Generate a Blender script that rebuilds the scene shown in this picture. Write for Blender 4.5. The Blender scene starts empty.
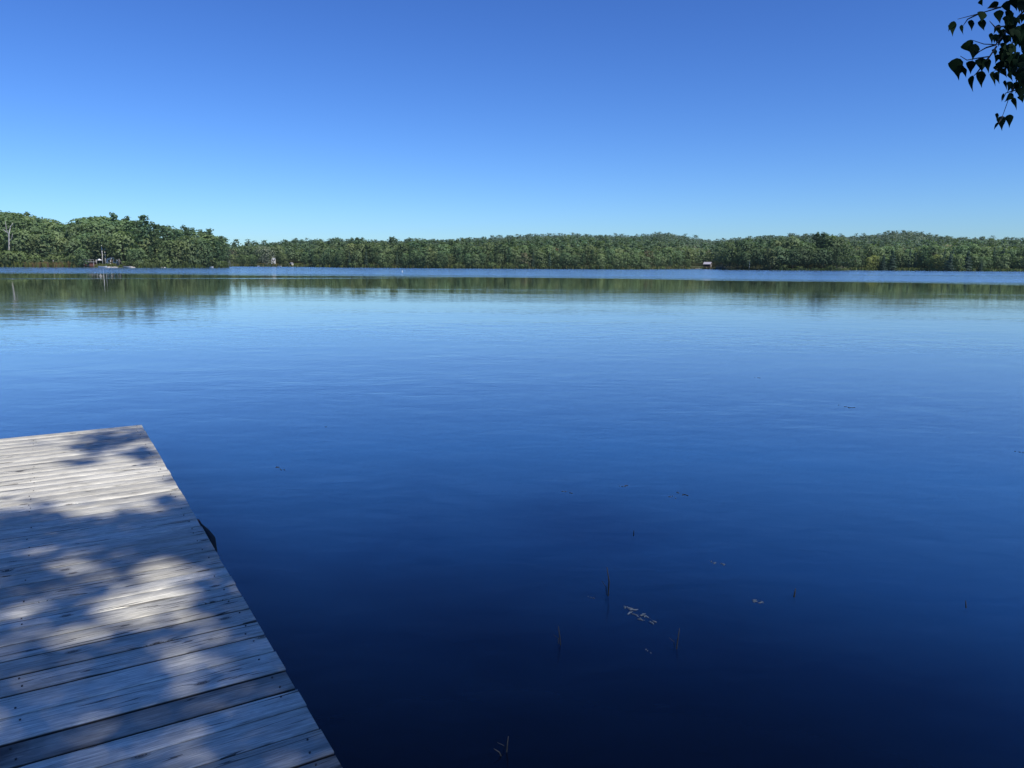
import bpy, bmesh, math, random
import numpy as np
from mathutils import Vector, Matrix, noise as mnoise

random.seed(7)
rng = np.random.default_rng(11)
sc = bpy.context.scene
COL = sc.collection
R = math.radians

# ---------------------------------------------------------------- camera
F, YH, ROLL, EYE = 760.0, 265.8, 0.34, 1.8
cam = bpy.data.cameras.new('camera')
cam.lens = F / 1024 * 36
cam.sensor_width = 36
cam.clip_start, cam.clip_end = 0.05, 12000
camo = bpy.data.objects.new('camera', cam)
COL.objects.link(camo)
pitch = math.atan((384 - YH) / F)
CM = Matrix.Rotation(math.pi / 2 - pitch, 4, 'X') @ Matrix.Rotation(R(ROLL), 4, 'Z')
camo.matrix_world = Matrix.Translation((0, 0, EYE)) @ CM
sc.camera = camo
CR = CM.to_3x3()
CRI = CR.transposed()
E0 = Vector((0, 0, EYE))


def ray(u, v):
    return CR @ Vector(((u - 512) / F, -(v - 384) / F, -1))


def ground(u, v, z=0.0):
    d = ray(u, v)
    return E0 + d * ((z - EYE) / d.z)


def at(u, v, depth):
    return E0 + ray(u, v) * depth


def hor(u):                      # horizon line in the photo
    return YH + (u - 512) * math.tan(R(ROLL))


def azi(u):
    d = ray(u, hor(u))
    return math.atan2(d.x, d.y)


def shore_xy(u, D):
    a = azi(u)
    return D * math.sin(a), D * math.cos(a)


# ---------------------------------------------------------------- helpers
def tag(o, label=None, cat=None, group=None, kind=None):
    if label: o['label'] = label
    if cat: o['category'] = cat
    if group: o['group'] = group
    if kind: o['kind'] = kind
    return o


def link(name, me, mat=None, parent=None):
    o = bpy.data.objects.new(name, me)
    COL.objects.link(o)
    if mat is not None:
        if isinstance(mat, (list, tuple)):
            for m in mat: me.materials.append(m)
        else:
            me.materials.append(mat)
    if parent: o.parent = parent
    return o


def empty(name, loc, rz=0):
    o = bpy.data.objects.new(name, None)
    o.empty_display_size = .2
    COL.objects.link(o)
    o.location = loc
    o.rotation_euler = (0, 0, rz)
    return o


def np_mesh(name, verts, faces, tint=None, smooth=False, normals=None):
    """verts (N,3); faces (M,k) with one k"""
    me = bpy.data.meshes.new(name)
    verts = np.asarray(verts, np.float32)
    faces = np.asarray(faces, np.int32)
    m, k = faces.shape
    me.vertices.add(len(verts)); me.vertices.foreach_set('co', verts.ravel())
    me.loops.add(m * k); me.loops.foreach_set('vertex_index', faces.ravel())
    me.polygons.add(m)
    me.polygons.foreach_set('loop_start', np.arange(0, m * k, k, dtype=np.int32))
    if smooth:
        me.polygons.foreach_set('use_smooth', np.ones(m, bool))
    me.update(calc_edges=True)
    if tint is not None:
        a = me.attributes.new('tint', 'FLOAT_COLOR', 'POINT')
        t = np.ones((len(verts), 4), np.float32); t[:, :3] = tint
        a.data.foreach_set('color', t.ravel())
    if normals is not None:
        me.polygons.foreach_set('use_smooth', np.ones(m, bool))
        me.normals_split_custom_set_from_vertices(np.asarray(normals, np.float32))
    else:
        me.validate()
    return me


class MB:
    """collects tubes, boxes and polygons; build() links ONE mesh"""
    def __init__(s):
        s.bm = bmesh.new()

    def tube(s, pts, rad, n=7, cap=True):
        pts = [Vector(p) for p in pts]
        if not hasattr(rad, '__len__'): rad = [rad] * len(pts)
        rings = []
        ref = Vector((0.31, 0.9, 0.2)).normalized()
        for i, p in enumerate(pts):
            t = (pts[min(i + 1, len(pts) - 1)] - pts[max(i - 1, 0)]).normalized()
            a = t.cross(ref)
            if a.length < .05: a = t.cross(Vector((1, 0, 0)))
            a.normalize(); b = t.cross(a)
            rings.append([s.bm.verts.new(p + (a * math.cos(k * 2 * math.pi / n) + b * math.sin(k * 2 * math.pi / n)) * rad[i]) for k in range(n)])
        for r0, r1 in zip(rings, rings[1:]):
            for k in range(n):
                f = s.bm.faces.new((r0[k], r0[(k + 1) % n], r1[(k + 1) % n], r1[k])); f.smooth = True
        if cap and n > 2:
            s.bm.faces.new(rings[0][::-1]); s.bm.faces.new(rings[-1])
        return s

    def box(s, c, d, rz=0, taper=1.0):
        M = Matrix.Translation(c) @ Matrix.Rotation(rz, 4, 'Z')
        v = []
        for z in (-.5, .5):
            k = taper if z > 0 else 1
            for x, y in ((-.5, -.5), (.5, -.5), (.5, .5), (-.5, .5)):
                v.append(s.bm.verts.new(M @ Vector((x * d[0] * k, y * d[1] * k, z * d[2]))))
        for q in ((3, 2, 1, 0), (4, 5, 6, 7), (0, 1, 5, 4), (1, 2, 6, 5), (2, 3, 7, 6), (3, 0, 4, 7)):
            s.bm.faces.new([v[i] for i in q])
        return s

    def poly(s, vs, faces, smooth=False):
        v = [s.bm.verts.new(p) for p in vs]
        for q in faces:
            f = s.bm.faces.new([v[i] for i in q]); f.smooth = smooth
        return s

    def mesh(s, name, bevel=0):
        if bevel:
            bmesh.ops.bevel(s.bm, geom=s.bm.edges[:], offset=bevel, segments=2, affect='EDGES')
        bmesh.ops.recalc_face_normals(s.bm, faces=s.bm.faces[:])
        me = bpy.data.meshes.new(name); s.bm.to_mesh(me); s.bm.free()
        return me

    def build(s, name, mat, parent=None, bevel=0):
        return link(name, s.mesh(name, bevel), mat, parent)


# ---------------------------------------------------------------- materials
class NT:
    def __init__(s, name):
        s.m = bpy.data.materials.new(name); s.m.use_nodes = True
        s.t = s.m.node_tree
        s.b = s.t.nodes['Principled BSDF']; s.out = s.t.nodes['Material Output']

    def n(s, typ, ins=None, **kw):
        nd = s.t.nodes.new('ShaderNode' + typ)
        for k, v in kw.items(): setattr(nd, k, v)
        for k, v in (ins or {}).items(): s.set(nd, k, v)
        return nd

    def set(s, nd, k, v):
        if isinstance(v, bpy.types.NodeSocket): s.t.links.new(v, nd.inputs[k])
        elif hasattr(v, 'outputs'): s.t.links.new(v.outputs[0], nd.inputs[k])
        else: nd.inputs[k].default_value = v

    def math(s, op, a, b=0.0, c=0.0):
        return s.n('Math', {0: a, 1: b, 2: c}, operation=op).outputs[0]

    def mix(s, f, a, b, bt='MIX'):
        nd = s.n('Mix', data_type='RGBA', blend_type=bt)
        s.set(nd, 0, f); s.set(nd, 6, a); s.set(nd, 7, b)
        return nd.outputs[2]

    def ramp(s, f, stops):
        nd = s.n('ValToRGB', {0: f}); cr = nd.color_ramp
        while len(cr.elements) < len(stops): cr.elements.new(.5)
        for e, (p, c) in zip(cr.elements, stops):
            e.position = p
            e.color = (c, c, c, 1) if not hasattr(c, '__len__') else (*c, 1)
        return nd.outputs[0]

    def mapr(s, v, a, b, c, d):
        return s.n('MapRange', {0: v, 1: a, 2: b, 3: c, 4: d}).outputs[0]

    def vec(s, v, sx, sy, sz, loc=(0, 0, 0)):
        return s.n('Mapping', {0: v, 1: loc, 3: (sx, sy, sz)}).outputs[0]

    def noise(s, v, scale, detail=3, rough=.55, dist=0.0):
        return s.n('TexNoise', {'Vector': v, 'Scale': scale, 'Detail': detail, 'Roughness': rough, 'Distortion': dist}).outputs[0]


def rgb(*c): return (*c, 1)


def simple(name, col, rough=.7, var=.25, scale=3.0, metal=0.0):
    k = NT(name)
    pos = k.n('NewGeometry').outputs[0]
    f = k.noise(pos, scale, 4)
    lo = tuple(c * (1 - var) for c in col); hi = tuple(min(1, c * (1 + var)) for c in col)
    k.set(k.b, 'Base Color', k.ramp(f, [(.3, lo), (.7, hi)]))
    k.set(k.b, 'Roughness', rough); k.set(k.b, 'Metallic', metal)
    return k.m


def foliage_mat(name, trans=.30):
    k = NT(name)
    t = k.n('Attribute', attribute_name='tint').outputs[0]
    oc = k.n('ObjectInfo').outputs[1]
    pos = k.n('NewGeometry').outputs[0]
    col = k.mix(1.0, t, oc, 'MULTIPLY')
    v = k.mapr(k.noise(pos, .35, 3), .3, .7, .86, 1.14)
    col = k.mix(1.0, col, k.n('CombineColor', {0: v, 1: v, 2: v}).outputs[0], 'MULTIPLY')
    k.set(k.b, 'Base Color', col); k.set(k.b, 'Roughness', .62)
    k.set(k.b, 'Specular IOR Level', .25)
    k.set(k.b, 'Emission Color', rgb(.26, .44, .55)); k.set(k.b, 'Emission Strength', .035)   # faint leaf glow stands in for distance haze and lifts shadows
    tr = k.n('BsdfTranslucent', {0: k.mix(1.0, col, rgb(1.15, 1.25, .5), 'MULTIPLY')})
    ms = k.n('MixShader', {0: trans, 1: k.b.outputs[0], 2: tr.outputs[0]})
    k.t.links.new(ms.outputs[0], k.out.inputs[0])
    return k.m


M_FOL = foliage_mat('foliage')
M_BARK = simple('bark', (.10, .085, .07), .9, .4, 1.2)
M_BARKP = simple('pale_bark', (.55, .52, .47), .85, .25, .9)
M_SNAG = simple('weathered_bare_wood', (.36, .345, .32), .9, .3, .9)
M_TWIG = simple('twig_bark', (.05, .035, .025), .8, .3, 30)
M_WHITE = simple('white_paint', (.80, .80, .79), .5, .04, 1)
M_OFFW = simple('chalky_white', (.52, .53, .53), .7, .06, 1)
M_ROOF = simple('grey_shingle', (.19, .19, .20), .85, .2, 1)
M_RED = simple('red_brown_boards', (.13, .055, .045), .8, .3, 1)
M_PALEWOOD = simple('pale_boards', (.42, .40, .37), .8, .2, 2)
M_CANVAS = simple('grey_canvas', (.36, .35, .40), .8, .1, 1)
M_GLASS = simple('dark_window', (.02, .025, .03), .1, .1, 1)
M_ROCK = simple('shore_stone', (.40, .38, .35), .9, .35, .8)
M_HULL = simple('hull_inside', (.30, .28, .26), .7, .2, 3)
M_ORANGE = simple('orange_plastic', (.55, .20, .08), .6, .1, 2)
M_RUBBER = simple('black_rubber', (.006, .006, .007), .9, .4, 30)
M_RUST = simple('rusty_iron', (.10, .025, .02), .8, .4, 60)
M_REED = simple('reed_stalk', (.010, .012, .008), .8, .4, 20)
M_STRAW = simple('pale_grass', (.022, .026, .026), .7, .3, 40)
M_WEED = simple('floating_weed', (.045, .066, .095), .6, .4, 40)
M_LOGW = simple('wet_debris', (.02, .018, .012), .5, .4, 20)


def birch_bark():
    k = NT('birch_bark')
    tc = k.n('TexCoord').outputs[3]
    a = k.noise(k.vec(tc, 3, 3, 22), 1.0, 4)
    k.set(k.b, 'Base Color', k.ramp(a, [(.36, (.03, .025, .02)), (.44, (.55, .52, .47)), (.7, (.72, .70, .65))]))
    k.set(k.b, 'Roughness', .7)
    return k.m


M_BIRCH = birch_bark()


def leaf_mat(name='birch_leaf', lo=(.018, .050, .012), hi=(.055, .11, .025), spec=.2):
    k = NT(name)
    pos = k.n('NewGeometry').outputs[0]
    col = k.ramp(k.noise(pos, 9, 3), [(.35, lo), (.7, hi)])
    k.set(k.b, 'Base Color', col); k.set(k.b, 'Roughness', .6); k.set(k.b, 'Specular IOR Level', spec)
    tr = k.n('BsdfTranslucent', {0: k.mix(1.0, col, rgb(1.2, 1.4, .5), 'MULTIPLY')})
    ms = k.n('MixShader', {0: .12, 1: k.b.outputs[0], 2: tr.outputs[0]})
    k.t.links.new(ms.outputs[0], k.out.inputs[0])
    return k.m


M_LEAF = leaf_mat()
M_LEAFD = leaf_mat('shaded_birch_leaf', (.0035, .0125, .007), (.010, .026, .010), .02)  # darker copy: canopy shade put into the leaf colour


def wood_mat():
    k = NT('weathered_planks')
    tc = k.n('TexCoord').outputs[3]
    pr = k.n('Attribute', attribute_name='plank').outputs[0]
    sep = k.n('SeparateColor', {0: pr})
    tone, off, dark = sep.outputs[0], sep.outputs[1], sep.outputs[2]
    sx = k.n('SeparateXYZ', {0: tc})
    x = k.math('ADD', sx.outputs[0], k.math('MULTIPLY', off, 37.0))
    y = k.math('ADD', sx.outputs[1], k.math('MULTIPLY', off, 11.0))
    p = k.n('CombineXYZ', {0: x, 1: y, 2: sx.outputs[2]}).outputs[0]
    # knots: sparse stretched cells that bend the grain around them
    vor = k.n('TexVoronoi', {'Vector': k.vec(p, 3.4, 7.0, 1), 'Scale': 1.0, 'Randomness': 1.0}, voronoi_dimensions='2D')
    vd = vor.outputs['Distance']
    sel = k.n('SeparateColor', {0: vor.outputs['Color']}).outputs[0]
    has = k.math('GREATER_THAN', sel, .80)
    near = k.math('MULTIPLY', k.mapr(vd, .0, .33, 1, 0), has)
    bend = k.math('MULTIPLY', k.math('POWER', near, 2.0), .035)
    p2 = k.n('CombineXYZ', {0: x, 1: k.math('ADD', y, bend), 2: 0.0}).outputs[0]
    wob = k.noise(k.vec(p2, 1.1, 3.0, 1), 1.0, 2)
    p3 = k.n('CombineXYZ', {0: x, 1: k.math('ADD', k.math('ADD', y, bend), k.math('MULTIPLY', wob, .03)), 2: 0.0}).outputs[0]
    grain = k.noise(k.vec(p3, 3.0, 105, 1), 1.0, 6, .72)
    fine = k.noise(k.vec(p3, 12.0, 380, 1), 1.0, 3, .65)
    blot = k.noise(k.vec(p, 1.6, 6.0, 1), 1.0, 4, .6, .6)
    c = k.ramp(grain, [(.30, (.22, .218, .20)), (.45, (.55, .545, .52)), (.66, (.79, .78, .745))])
    c = k.mix(k.mapr(fine, .40, .62, 0, .75), c, rgb(.30, .295, .285), 'MIX')
    fl = k.noise(k.vec(p3, 7.0, 75, 1), 1.0, 3, .6)
    c = k.mix(k.mapr(fl, .61, .70, 0, .6), c, rgb(.10, .098, .092))
    bl2 = k.noise(k.vec(p, 5.0, 14.0, 1), 1.0, 5, .65, 1.0)
    c = k.mix(k.mapr(bl2, .45, .68, 0, .5), c, rgb(.24, .238, .225))
    c = k.mix(k.mapr(blot, .50, .72, 0, .5), c, rgb(.20, .197, .19))
    c = k.mix(1.0, c, rgb(1.13, 1.09, .94), 'MULTIPLY')
    tn = k.mapr(tone, 0, 1, .82, 1.22)
    c = k.mix(1.0, c, k.n('CombineColor', {0: tn, 1: tn, 2: tn}).outputs[0], 'MULTIPLY')
    # dark stained boards
    st = k.math('MULTIPLY', dark, k.mapr(k.noise(k.vec(p, 2.2, 7, 1), 1, 4, .6, .8), .32, .6, 1, .35))
    c = k.mix(st, c, rgb(.065, .062, .058))
    # dirt and shade in the gaps between boards
    c = k.mix(k.mapr(sx.outputs[2], .3125, .3168, .95, 0), c, rgb(.02, .018, .016))
    # knot
    ring = k.n('TexWave', {'Vector': k.vec(vd, 1, 1, 1), 'Scale': 9.0, 'Distortion': 2.0}).outputs[0]
    kn = k.math('MULTIPLY', k.math('MULTIPLY', k.mapr(vd, .05, .11, 1, 0), has), k.mapr(ring, 0, 1, .55, 1))
    c = k.mix(kn, c, rgb(.055, .046, .038))
    # checks (long drying cracks)
    ck = k.noise(k.vec(p3, .9, 26, 1), 1.0, 2, .5)
    ckm = k.math('MULTIPLY', k.math('LESS_THAN', k.math('ABSOLUTE', k.math('SUBTRACT', ck, .47)), .010),
                 k.mapr(k.noise(k.vec(p, 1.0, 5.0, 1), 1, 2), .42, .52, 0, 1))
    c = k.mix(k.math('MULTIPLY', ckm, .8), c, rgb(.03, .028, .026))
    k.set(k.b, 'Base Color', c)
    k.set(k.b, 'Roughness', .78); k.set(k.b, 'Specular IOR Level', .3)
    hgt = k.math('SUBTRACT', k.math('ADD', grain, k.math('MULTIPLY', fine, .5)), k.math('MULTIPLY', ckm, 1.5))
    bp = k.n('Bump', {'Strength': .55, 'Distance': .004, 'Height': hgt})
    k.set(k.b, 'Normal', bp)
    return k.m


M_WOOD = wood_mat()
M_DARKWOOD = simple('old_framing', (.10, .095, .085), .85, .4, 6)
M_SCREW = simple('screw_head', (.05, .04, .035), .6, .3, 200)

# ---------------------------------------------------------------- world and sun
SUN_EL, SUN_AZ = R(50), R(135)
S = Vector((math.sin(SUN_AZ) * math.cos(SUN_EL), math.cos(SUN_AZ) * math.cos(SUN_EL), math.sin(SUN_EL)))
w = bpy.data.worlds.new('World'); sc.world = w; w.use_nodes = True
nt = w.node_tree
sky = nt.nodes.new('ShaderNodeTexSky'); sky.sky_type = 'NISHITA'; sky.sun_disc = False
sky.sun_elevation = SUN_EL; sky.sun_rotation = SUN_AZ
sky.air_density = 1.0; sky.dust_density = 0.25; sky.ozone_density = 2.2; sky.altitude = 0
hs = nt.nodes.new('ShaderNodeHueSaturation'); hs.inputs['Saturation'].default_value = 1.12
nt.links.new(sky.outputs[0], hs.inputs['Color'])
bg = nt.nodes['Background']; bg.inputs[1].default_value = 0.125
# clear late-summer air: per-channel response of the sky colour
sp_ = nt.nodes.new('ShaderNodeSeparateColor'); nt.links.new(hs.outputs[0], sp_.inputs[0])
cb_ = nt.nodes.new('ShaderNodeCombineColor')
for i_, (m_, g_) in enumerate(((.366, 1.157), (.486, 1.226), (.795, 1.206))):
    pw = nt.nodes.new('ShaderNodeMath'); pw.operation = 'POWER'; pw.inputs[1].default_value = g_
    ml = nt.nodes.new('ShaderNodeMath'); ml.operation = 'MULTIPLY'; ml.inputs[1].default_value = m_
    nt.links.new(sp_.outputs[i_], pw.inputs[0]); nt.links.new(pw.outputs[0], ml.inputs[0]); nt.links.new(ml.outputs[0], cb_.inputs[i_])
nt.links.new(cb_.outputs[0], bg.inputs[0])
sl = bpy.data.lights.new('sun', 'SUN'); sl.energy = 5.0; sl.angle = R(.7); sl.color = (1, .95, .87)
so = bpy.data.objects.new('sun', sl); COL.objects.link(so)
so.rotation_euler = S.to_track_quat('Z', 'Y').to_euler(); so.location = (20, -20, 40)
sc.view_settings.view_transform = 'Standard'; sc.view_settings.look = 'None'
sc.view_settings.exposure = 0; sc.view_settings.gamma = 1
sc.cycles.max_bounces = 6; sc.cycles.diffuse_bounces = 3; sc.cycles.glossy_bounces = 3
sc.cycles.transmission_bounces = 2; sc.cycles.caustics_reflective = False

# ---------------------------------------------------------------- shoreline and hills
SU = np.array([-700, -300, 0, 100, 180, 222, 228, 231, 240, 262, 300, 320, 340, 440, 520, 600, 640, 688, 713, 719, 726, 780, 838, 848, 880, 920, 950, 1000, 1100, 1400, 1800], float)
SD = np.array([520, 440, 392, 372, 378, 394, 402, 640, 690, 650, 660, 590, 520, 480, 478, 490, 530, 660, 690, 600, 522, 515, 528, 598, 636, 634, 616, 650, 660, 700, 800], float)
RU = np.array([-700, -200, 120, 228, 262, 300, 330, 380, 430, 470, 500, 530, 560, 600, 640, 665, 690, 710, 735, 780, 820, 850, 880, 905, 935, 960, 1000, 1024, 1100, 1300, 1800], float)
RY = np.array([240, 240, 256, 256, 245, 238.5, 239, 239.8, 240, 236.7, 234.6, 232.5, 232.5, 232.7, 233.7, 230.3, 235.2, 238.2, 237.8, 234.6, 234.8, 236.3, 234.3, 232.4, 237, 239.6, 240.8, 242, 242, 243, 244], float)
RD = 1650.0
HU = np.array([-700, -300, -60, 0, 40, 68, 100, 150, 200, 228], float)       # headland hill behind the left shore
HH = np.array([10, 14, 14, 12.5, 9.5, 6.0, 4.5, 3.5, 2.5, .6], float)

U_TAB = np.arange(-700, 1801, 1.0)
AZ_TAB = np.array([azi(u) for u in U_TAB])


def u_of(x, y):
    return np.interp(np.arctan2(x, y), AZ_TAB, U_TAB)


def terrain(u, D):
    """ground height over the water at picture column u and distance D (arrays)"""
    u = np.asarray(u, float); D = np.asarray(D, float)
    Ds = np.interp(u, SU, SD)
    ridge = (YH + (u - 512) * math.tan(R(ROLL)) - np.interp(u, RU, RY)) / F * RD + EYE - 23
    t = np.clip((D - Ds - 70) / (RD - Ds - 70), 0, 1.35)
    prof = np.where(t < 1, t ** 1.35 * (1 - .0 * t), 1 - (t - 1) * .8)
    und = 2.6 * np.sin(u * .031 + D * .011) * np.sin(D * .017 + u * .013) * np.clip(t * 4, 0, 1) * np.clip((.9 - t) * 5, 0, 1)
    main = ridge * prof + und
    lip = np.clip((D - Ds) / 14, -1, 1) * 1.1
    bench = np.clip((D - Ds) / 90, 0, 1) * 3.0 * np.clip((1 - t) * 2, 0, 1)
    hh = np.interp(u, HU, HH)
    b = np.clip((D - Ds) / 130, 0, 1)
    head = hh * (b * b * (3 - 2 * b))
    k = np.clip((u - 224) / 10, 0, 1)
    back = np.clip((D - 640) / 900, 0, 1) * 30
    h = lip + np.where(u < 229, head + back * (1 - k), np.maximum(main, 0) + bench)
    return np.where(D < Ds, np.clip((D - Ds) / 10, -2.5, 0), h)


def make_ground():
    us = np.concatenate([np.arange(-700, -40, 30), np.arange(-40, 220, 5), np.arange(220, 250, 1.0), np.arange(250, 680, 5), np.arange(680, 730, 1.5), np.arange(730, 1060, 5), np.arange(1060, 1801, 30)])
    fr = np.concatenate([np.linspace(-60, 20, 21), np.linspace(26, 140, 14), np.linspace(170, 1500, 44), np.array([2200, 4000, 9000])])
    az = np.interp(us, U_TAB, AZ_TAB)
    Ds = np.interp(us, SU, SD)
    V = []
    for i in range(len(us)):
        D = Ds[i] + fr
        z = terrain(np.full_like(D, us[i]), D)
        z[-2:] = 0
        V.append(np.stack([D * math.sin(az[i]), D * math.cos(az[i]), z], 1))
    V = np.concatenate(V); n = len(fr)
    a = np.arange(len(us) - 1)[:, None] * n + np.arange(n - 1)[None, :]
    Fq = np.stack([a, a + n, a + n + 1, a + 1], -1).reshape(-1, 4)[:, ::-1]
    k = NT('forest_floor')
    pos = k.n('NewGeometry').outputs[0]
    f = k.noise(pos, .06, 4)
    k.set(k.b, 'Base Color', k.ramp(f, [(.35, (.035, .05, .022)), (.65, (.075, .085, .04))]))
    k.set(k.b, 'Roughness', .95)
    tag(link('hills', np_mesh('hills', V, Fq, smooth=True), k.m), 'low wooded hills beyond the lake', None, None, 'structure')


make_ground()


def make_bank():
    k = NT('bank_soil')
    pos = k.n('NewGeometry').outputs[0]
    k.set(k.b, 'Base Color', k.ramp(k.noise(pos, 1.5, 6), [(.35, (.05, .04, .03)), (.6, (.06, .08, .03))]))
    k.set(k.b, 'Roughness', .95)
    V = []; nx, ny = 60, 40
    for i in range(nx):
        x = -40 + 80 * i / (nx - 1)
        ys = -1.6 + .28 * max(0, x - 2) - .1 * max(0, -x - 4) + .3 * math.sin(x * .7)
        for j in range(ny):
            d = -1.5 + 40 * (j / (ny - 1)) ** 1.5
            V.append((x, ys - d, d * .16 + .12 * mnoise.noise((x * .5, d * .5, 0)) * min(1, max(0, d))))
    a = np.arange(nx - 1)[:, None] * ny + np.arange(ny - 1)[None, :]
    Fq = np.stack([a, a + 1, a + ny + 1, a + ny], -1).reshape(-1, 4)
    tag(link('ground', np_mesh('ground', V, Fq[:, ::-1], smooth=True), k.m), 'earth bank behind the dock', None, None, 'structure')


make_bank()


# ---------------------------------------------------------------- water
def water_mat():
    k = NT('lake_water')
    pos = k.n('NewGeometry').outputs[0]
    s = k.n('SeparateXYZ', {0: pos})
    x, y = s.outputs[0], s.outputs[1]
    D = k.math('SQRT', k.math('ADD', k.math('MULTIPLY', x, x), k.math('MULTIPLY', y, y)))
    # breeze line: beyond it the lake is ruffled
    warp = k.math('MULTIPLY', k.math('SUBTRACT', k.noise(k.vec(pos, .018, .05, 1), 1, 5, .65), .5), 30.0)
    edge = k.math('ADD', k.math('ADD', y, k.math('MULTIPLY', x, .35)), k.math('MULTIPLY', k.math('MULTIPLY', x, x), .0030))
    e = k.math('SUBTRACT', k.math('ADD', edge, warp), 122.0)
    ruff = k.mapr(e, -8, 22, 0, 1)
    streak = k.mapr(k.noise(k.vec(pos, .004, .06, 1), 1, 3), .40, .56, .55, 1)
    # one thin ruffled streak nearer than the line
    e2 = k.math('ABSOLUTE', k.math('ADD', k.math('SUBTRACT', k.math('SUBTRACT', y, k.math('MULTIPLY', x, .52)), 117.0), k.math('MULTIPLY', warp, .4)))
    thin = k.math('MULTIPLY', k.math('MULTIPLY', k.mapr(e2, 1, 6, 1, 0), k.mapr(x, -20, 0, .17, 0)), k.mapr(k.noise(k.vec(pos, .03, .03, 1), 1, 2), .3, .5, .4, 1))
    ruff = k.math('MAXIMUM', k.math('MULTIPLY', ruff, streak), thin)
    near = k.mapr(D, 4, 70, 1, .24)
    n1 = k.noise(k.vec(pos, 1.1, 1.5, 1), .9, 2, .5)
    n2 = k.noise(k.vec(pos, 1.1, 2.2, 1), 2.4, 2, .5, .4)
    patch = k.mapr(k.noise(k.vec(pos, .05, .16, 1), 1, 2), .35, .65, .35, 1.25)
    hcalm = k.math('MULTIPLY', k.math('MULTIPLY', k.math('ADD', k.math('MULTIPLY', n1, .0125), k.math('MULTIPLY', n2, .0042)), near), patch)
    n3 = k.noise(k.vec(pos, .8, 1.6, 1), 1.0, 3, .6)
    h = k.math('ADD', hcalm, k.math('MULTIPLY', k.math('MULTIPLY', n3, .22), ruff))
    bp = k.n('Bump', {'Strength': 1.0, 'Distance': 1.0, 'Height': h})
    k.set(k.b, 'Normal', bp)
    k.set(k.b, 'Roughness', k.math('ADD', .015, k.math('MULTIPLY', ruff, .12)))
    k.set(k.b, 'IOR', 1.33)
    # dark shallows, bluer open water, with missing sky and tree reflections painted in
    deep_refl = k.ramp(k.math('DIVIDE', D, 100.0), [(.025, (.0002, .0008, .004)), (.035, (.0005, .006, .030)), (.047, (.004, .030, .105)), (.075, (.018, .080, .205)), (.148, (.07, .14, .24)), (.30, (.11, .18, .26)), (.42, (.08, .115, .13)), (.58, (.055, .085, .045))])
    c = k.mix(ruff, deep_refl, rgb(.09, .20, .40))  # ruffled band: reflected sky painted in as blue
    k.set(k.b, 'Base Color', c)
    # light scatters sideways under the surface, so shadows on the water have no edges
    k.b.subsurface_method = 'BURLEY'
    k.set(k.b, 'Subsurface Weight', 1.0); k.set(k.b, 'Subsurface Radius', (1, 1, 1)); k.set(k.b, 'Subsurface Scale', 5.0)
    return k.m


def make_water():
    me = np_mesh('water', [(-6000, -60, 0), (6000, -60, 0), (6000, 9000, 0), (-6000, 9000, 0)], [(0, 1, 2, 3)])
    tag(link('water', me, water_mat()), 'calm dark blue lake water', None, None, 'structure')


make_water()

# ---------------------------------------------------------------- foliage arrays
def cards(P, N, size, tint, jit=.40, asp=.8):
    """one bent-free quad per point, facing roughly N"""
    n = len(P)
    S0 = N / (np.linalg.norm(N, axis=1)[:, None] + 1e-9)
    S0 = S0 + rng.normal(0, .14, (n, 3)); S0 /= np.linalg.norm(S0, axis=1)[:, None] + 1e-9
    N = N + rng.normal(0, jit, (n, 3)); N /= np.linalg.norm(N, axis=1)[:, None] + 1e-9
    A = np.cross(N, rng.normal(0, 1, (n, 3))); A /= np.linalg.norm(A, axis=1)[:, None] + 1e-9
    B = np.cross(N, A)
    sa = (size * rng.uniform(.7, 1.3, n))[:, None]; sb = sa * asp
    V = np.stack([P - A * sa, P - B * sb * rng.uniform(.5, 1, (n, 1)), P + A * sa, P + B * sb * rng.uniform(.5, 1, (n, 1))], 1).reshape(-1, 3)
    Fq = np.arange(n * 4).reshape(n, 4)
    G = np.cross(V[1::4] - V[0::4], V[2::4] - V[0::4])          # winding agrees with the soft normal
    fl = (G * S0).sum(1) < 0
    Fq[fl] = Fq[fl][:, ::-1]
    T = np.repeat(tint, 4, 0)
    return V, Fq, T, np.repeat(S0, 4, 0)


GREENS = {'broad': (.128, .186, .076), 'light': (.172, .222, .090), 'pine': (.092, .144, .070), 'conifer': (.052, .088, .052), 'willow': (.23, .255, .17), 'bush': (.125, .165, .055), 'rust': (.145, .130, .066), 'shade': (.118, .172, .072)}


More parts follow.
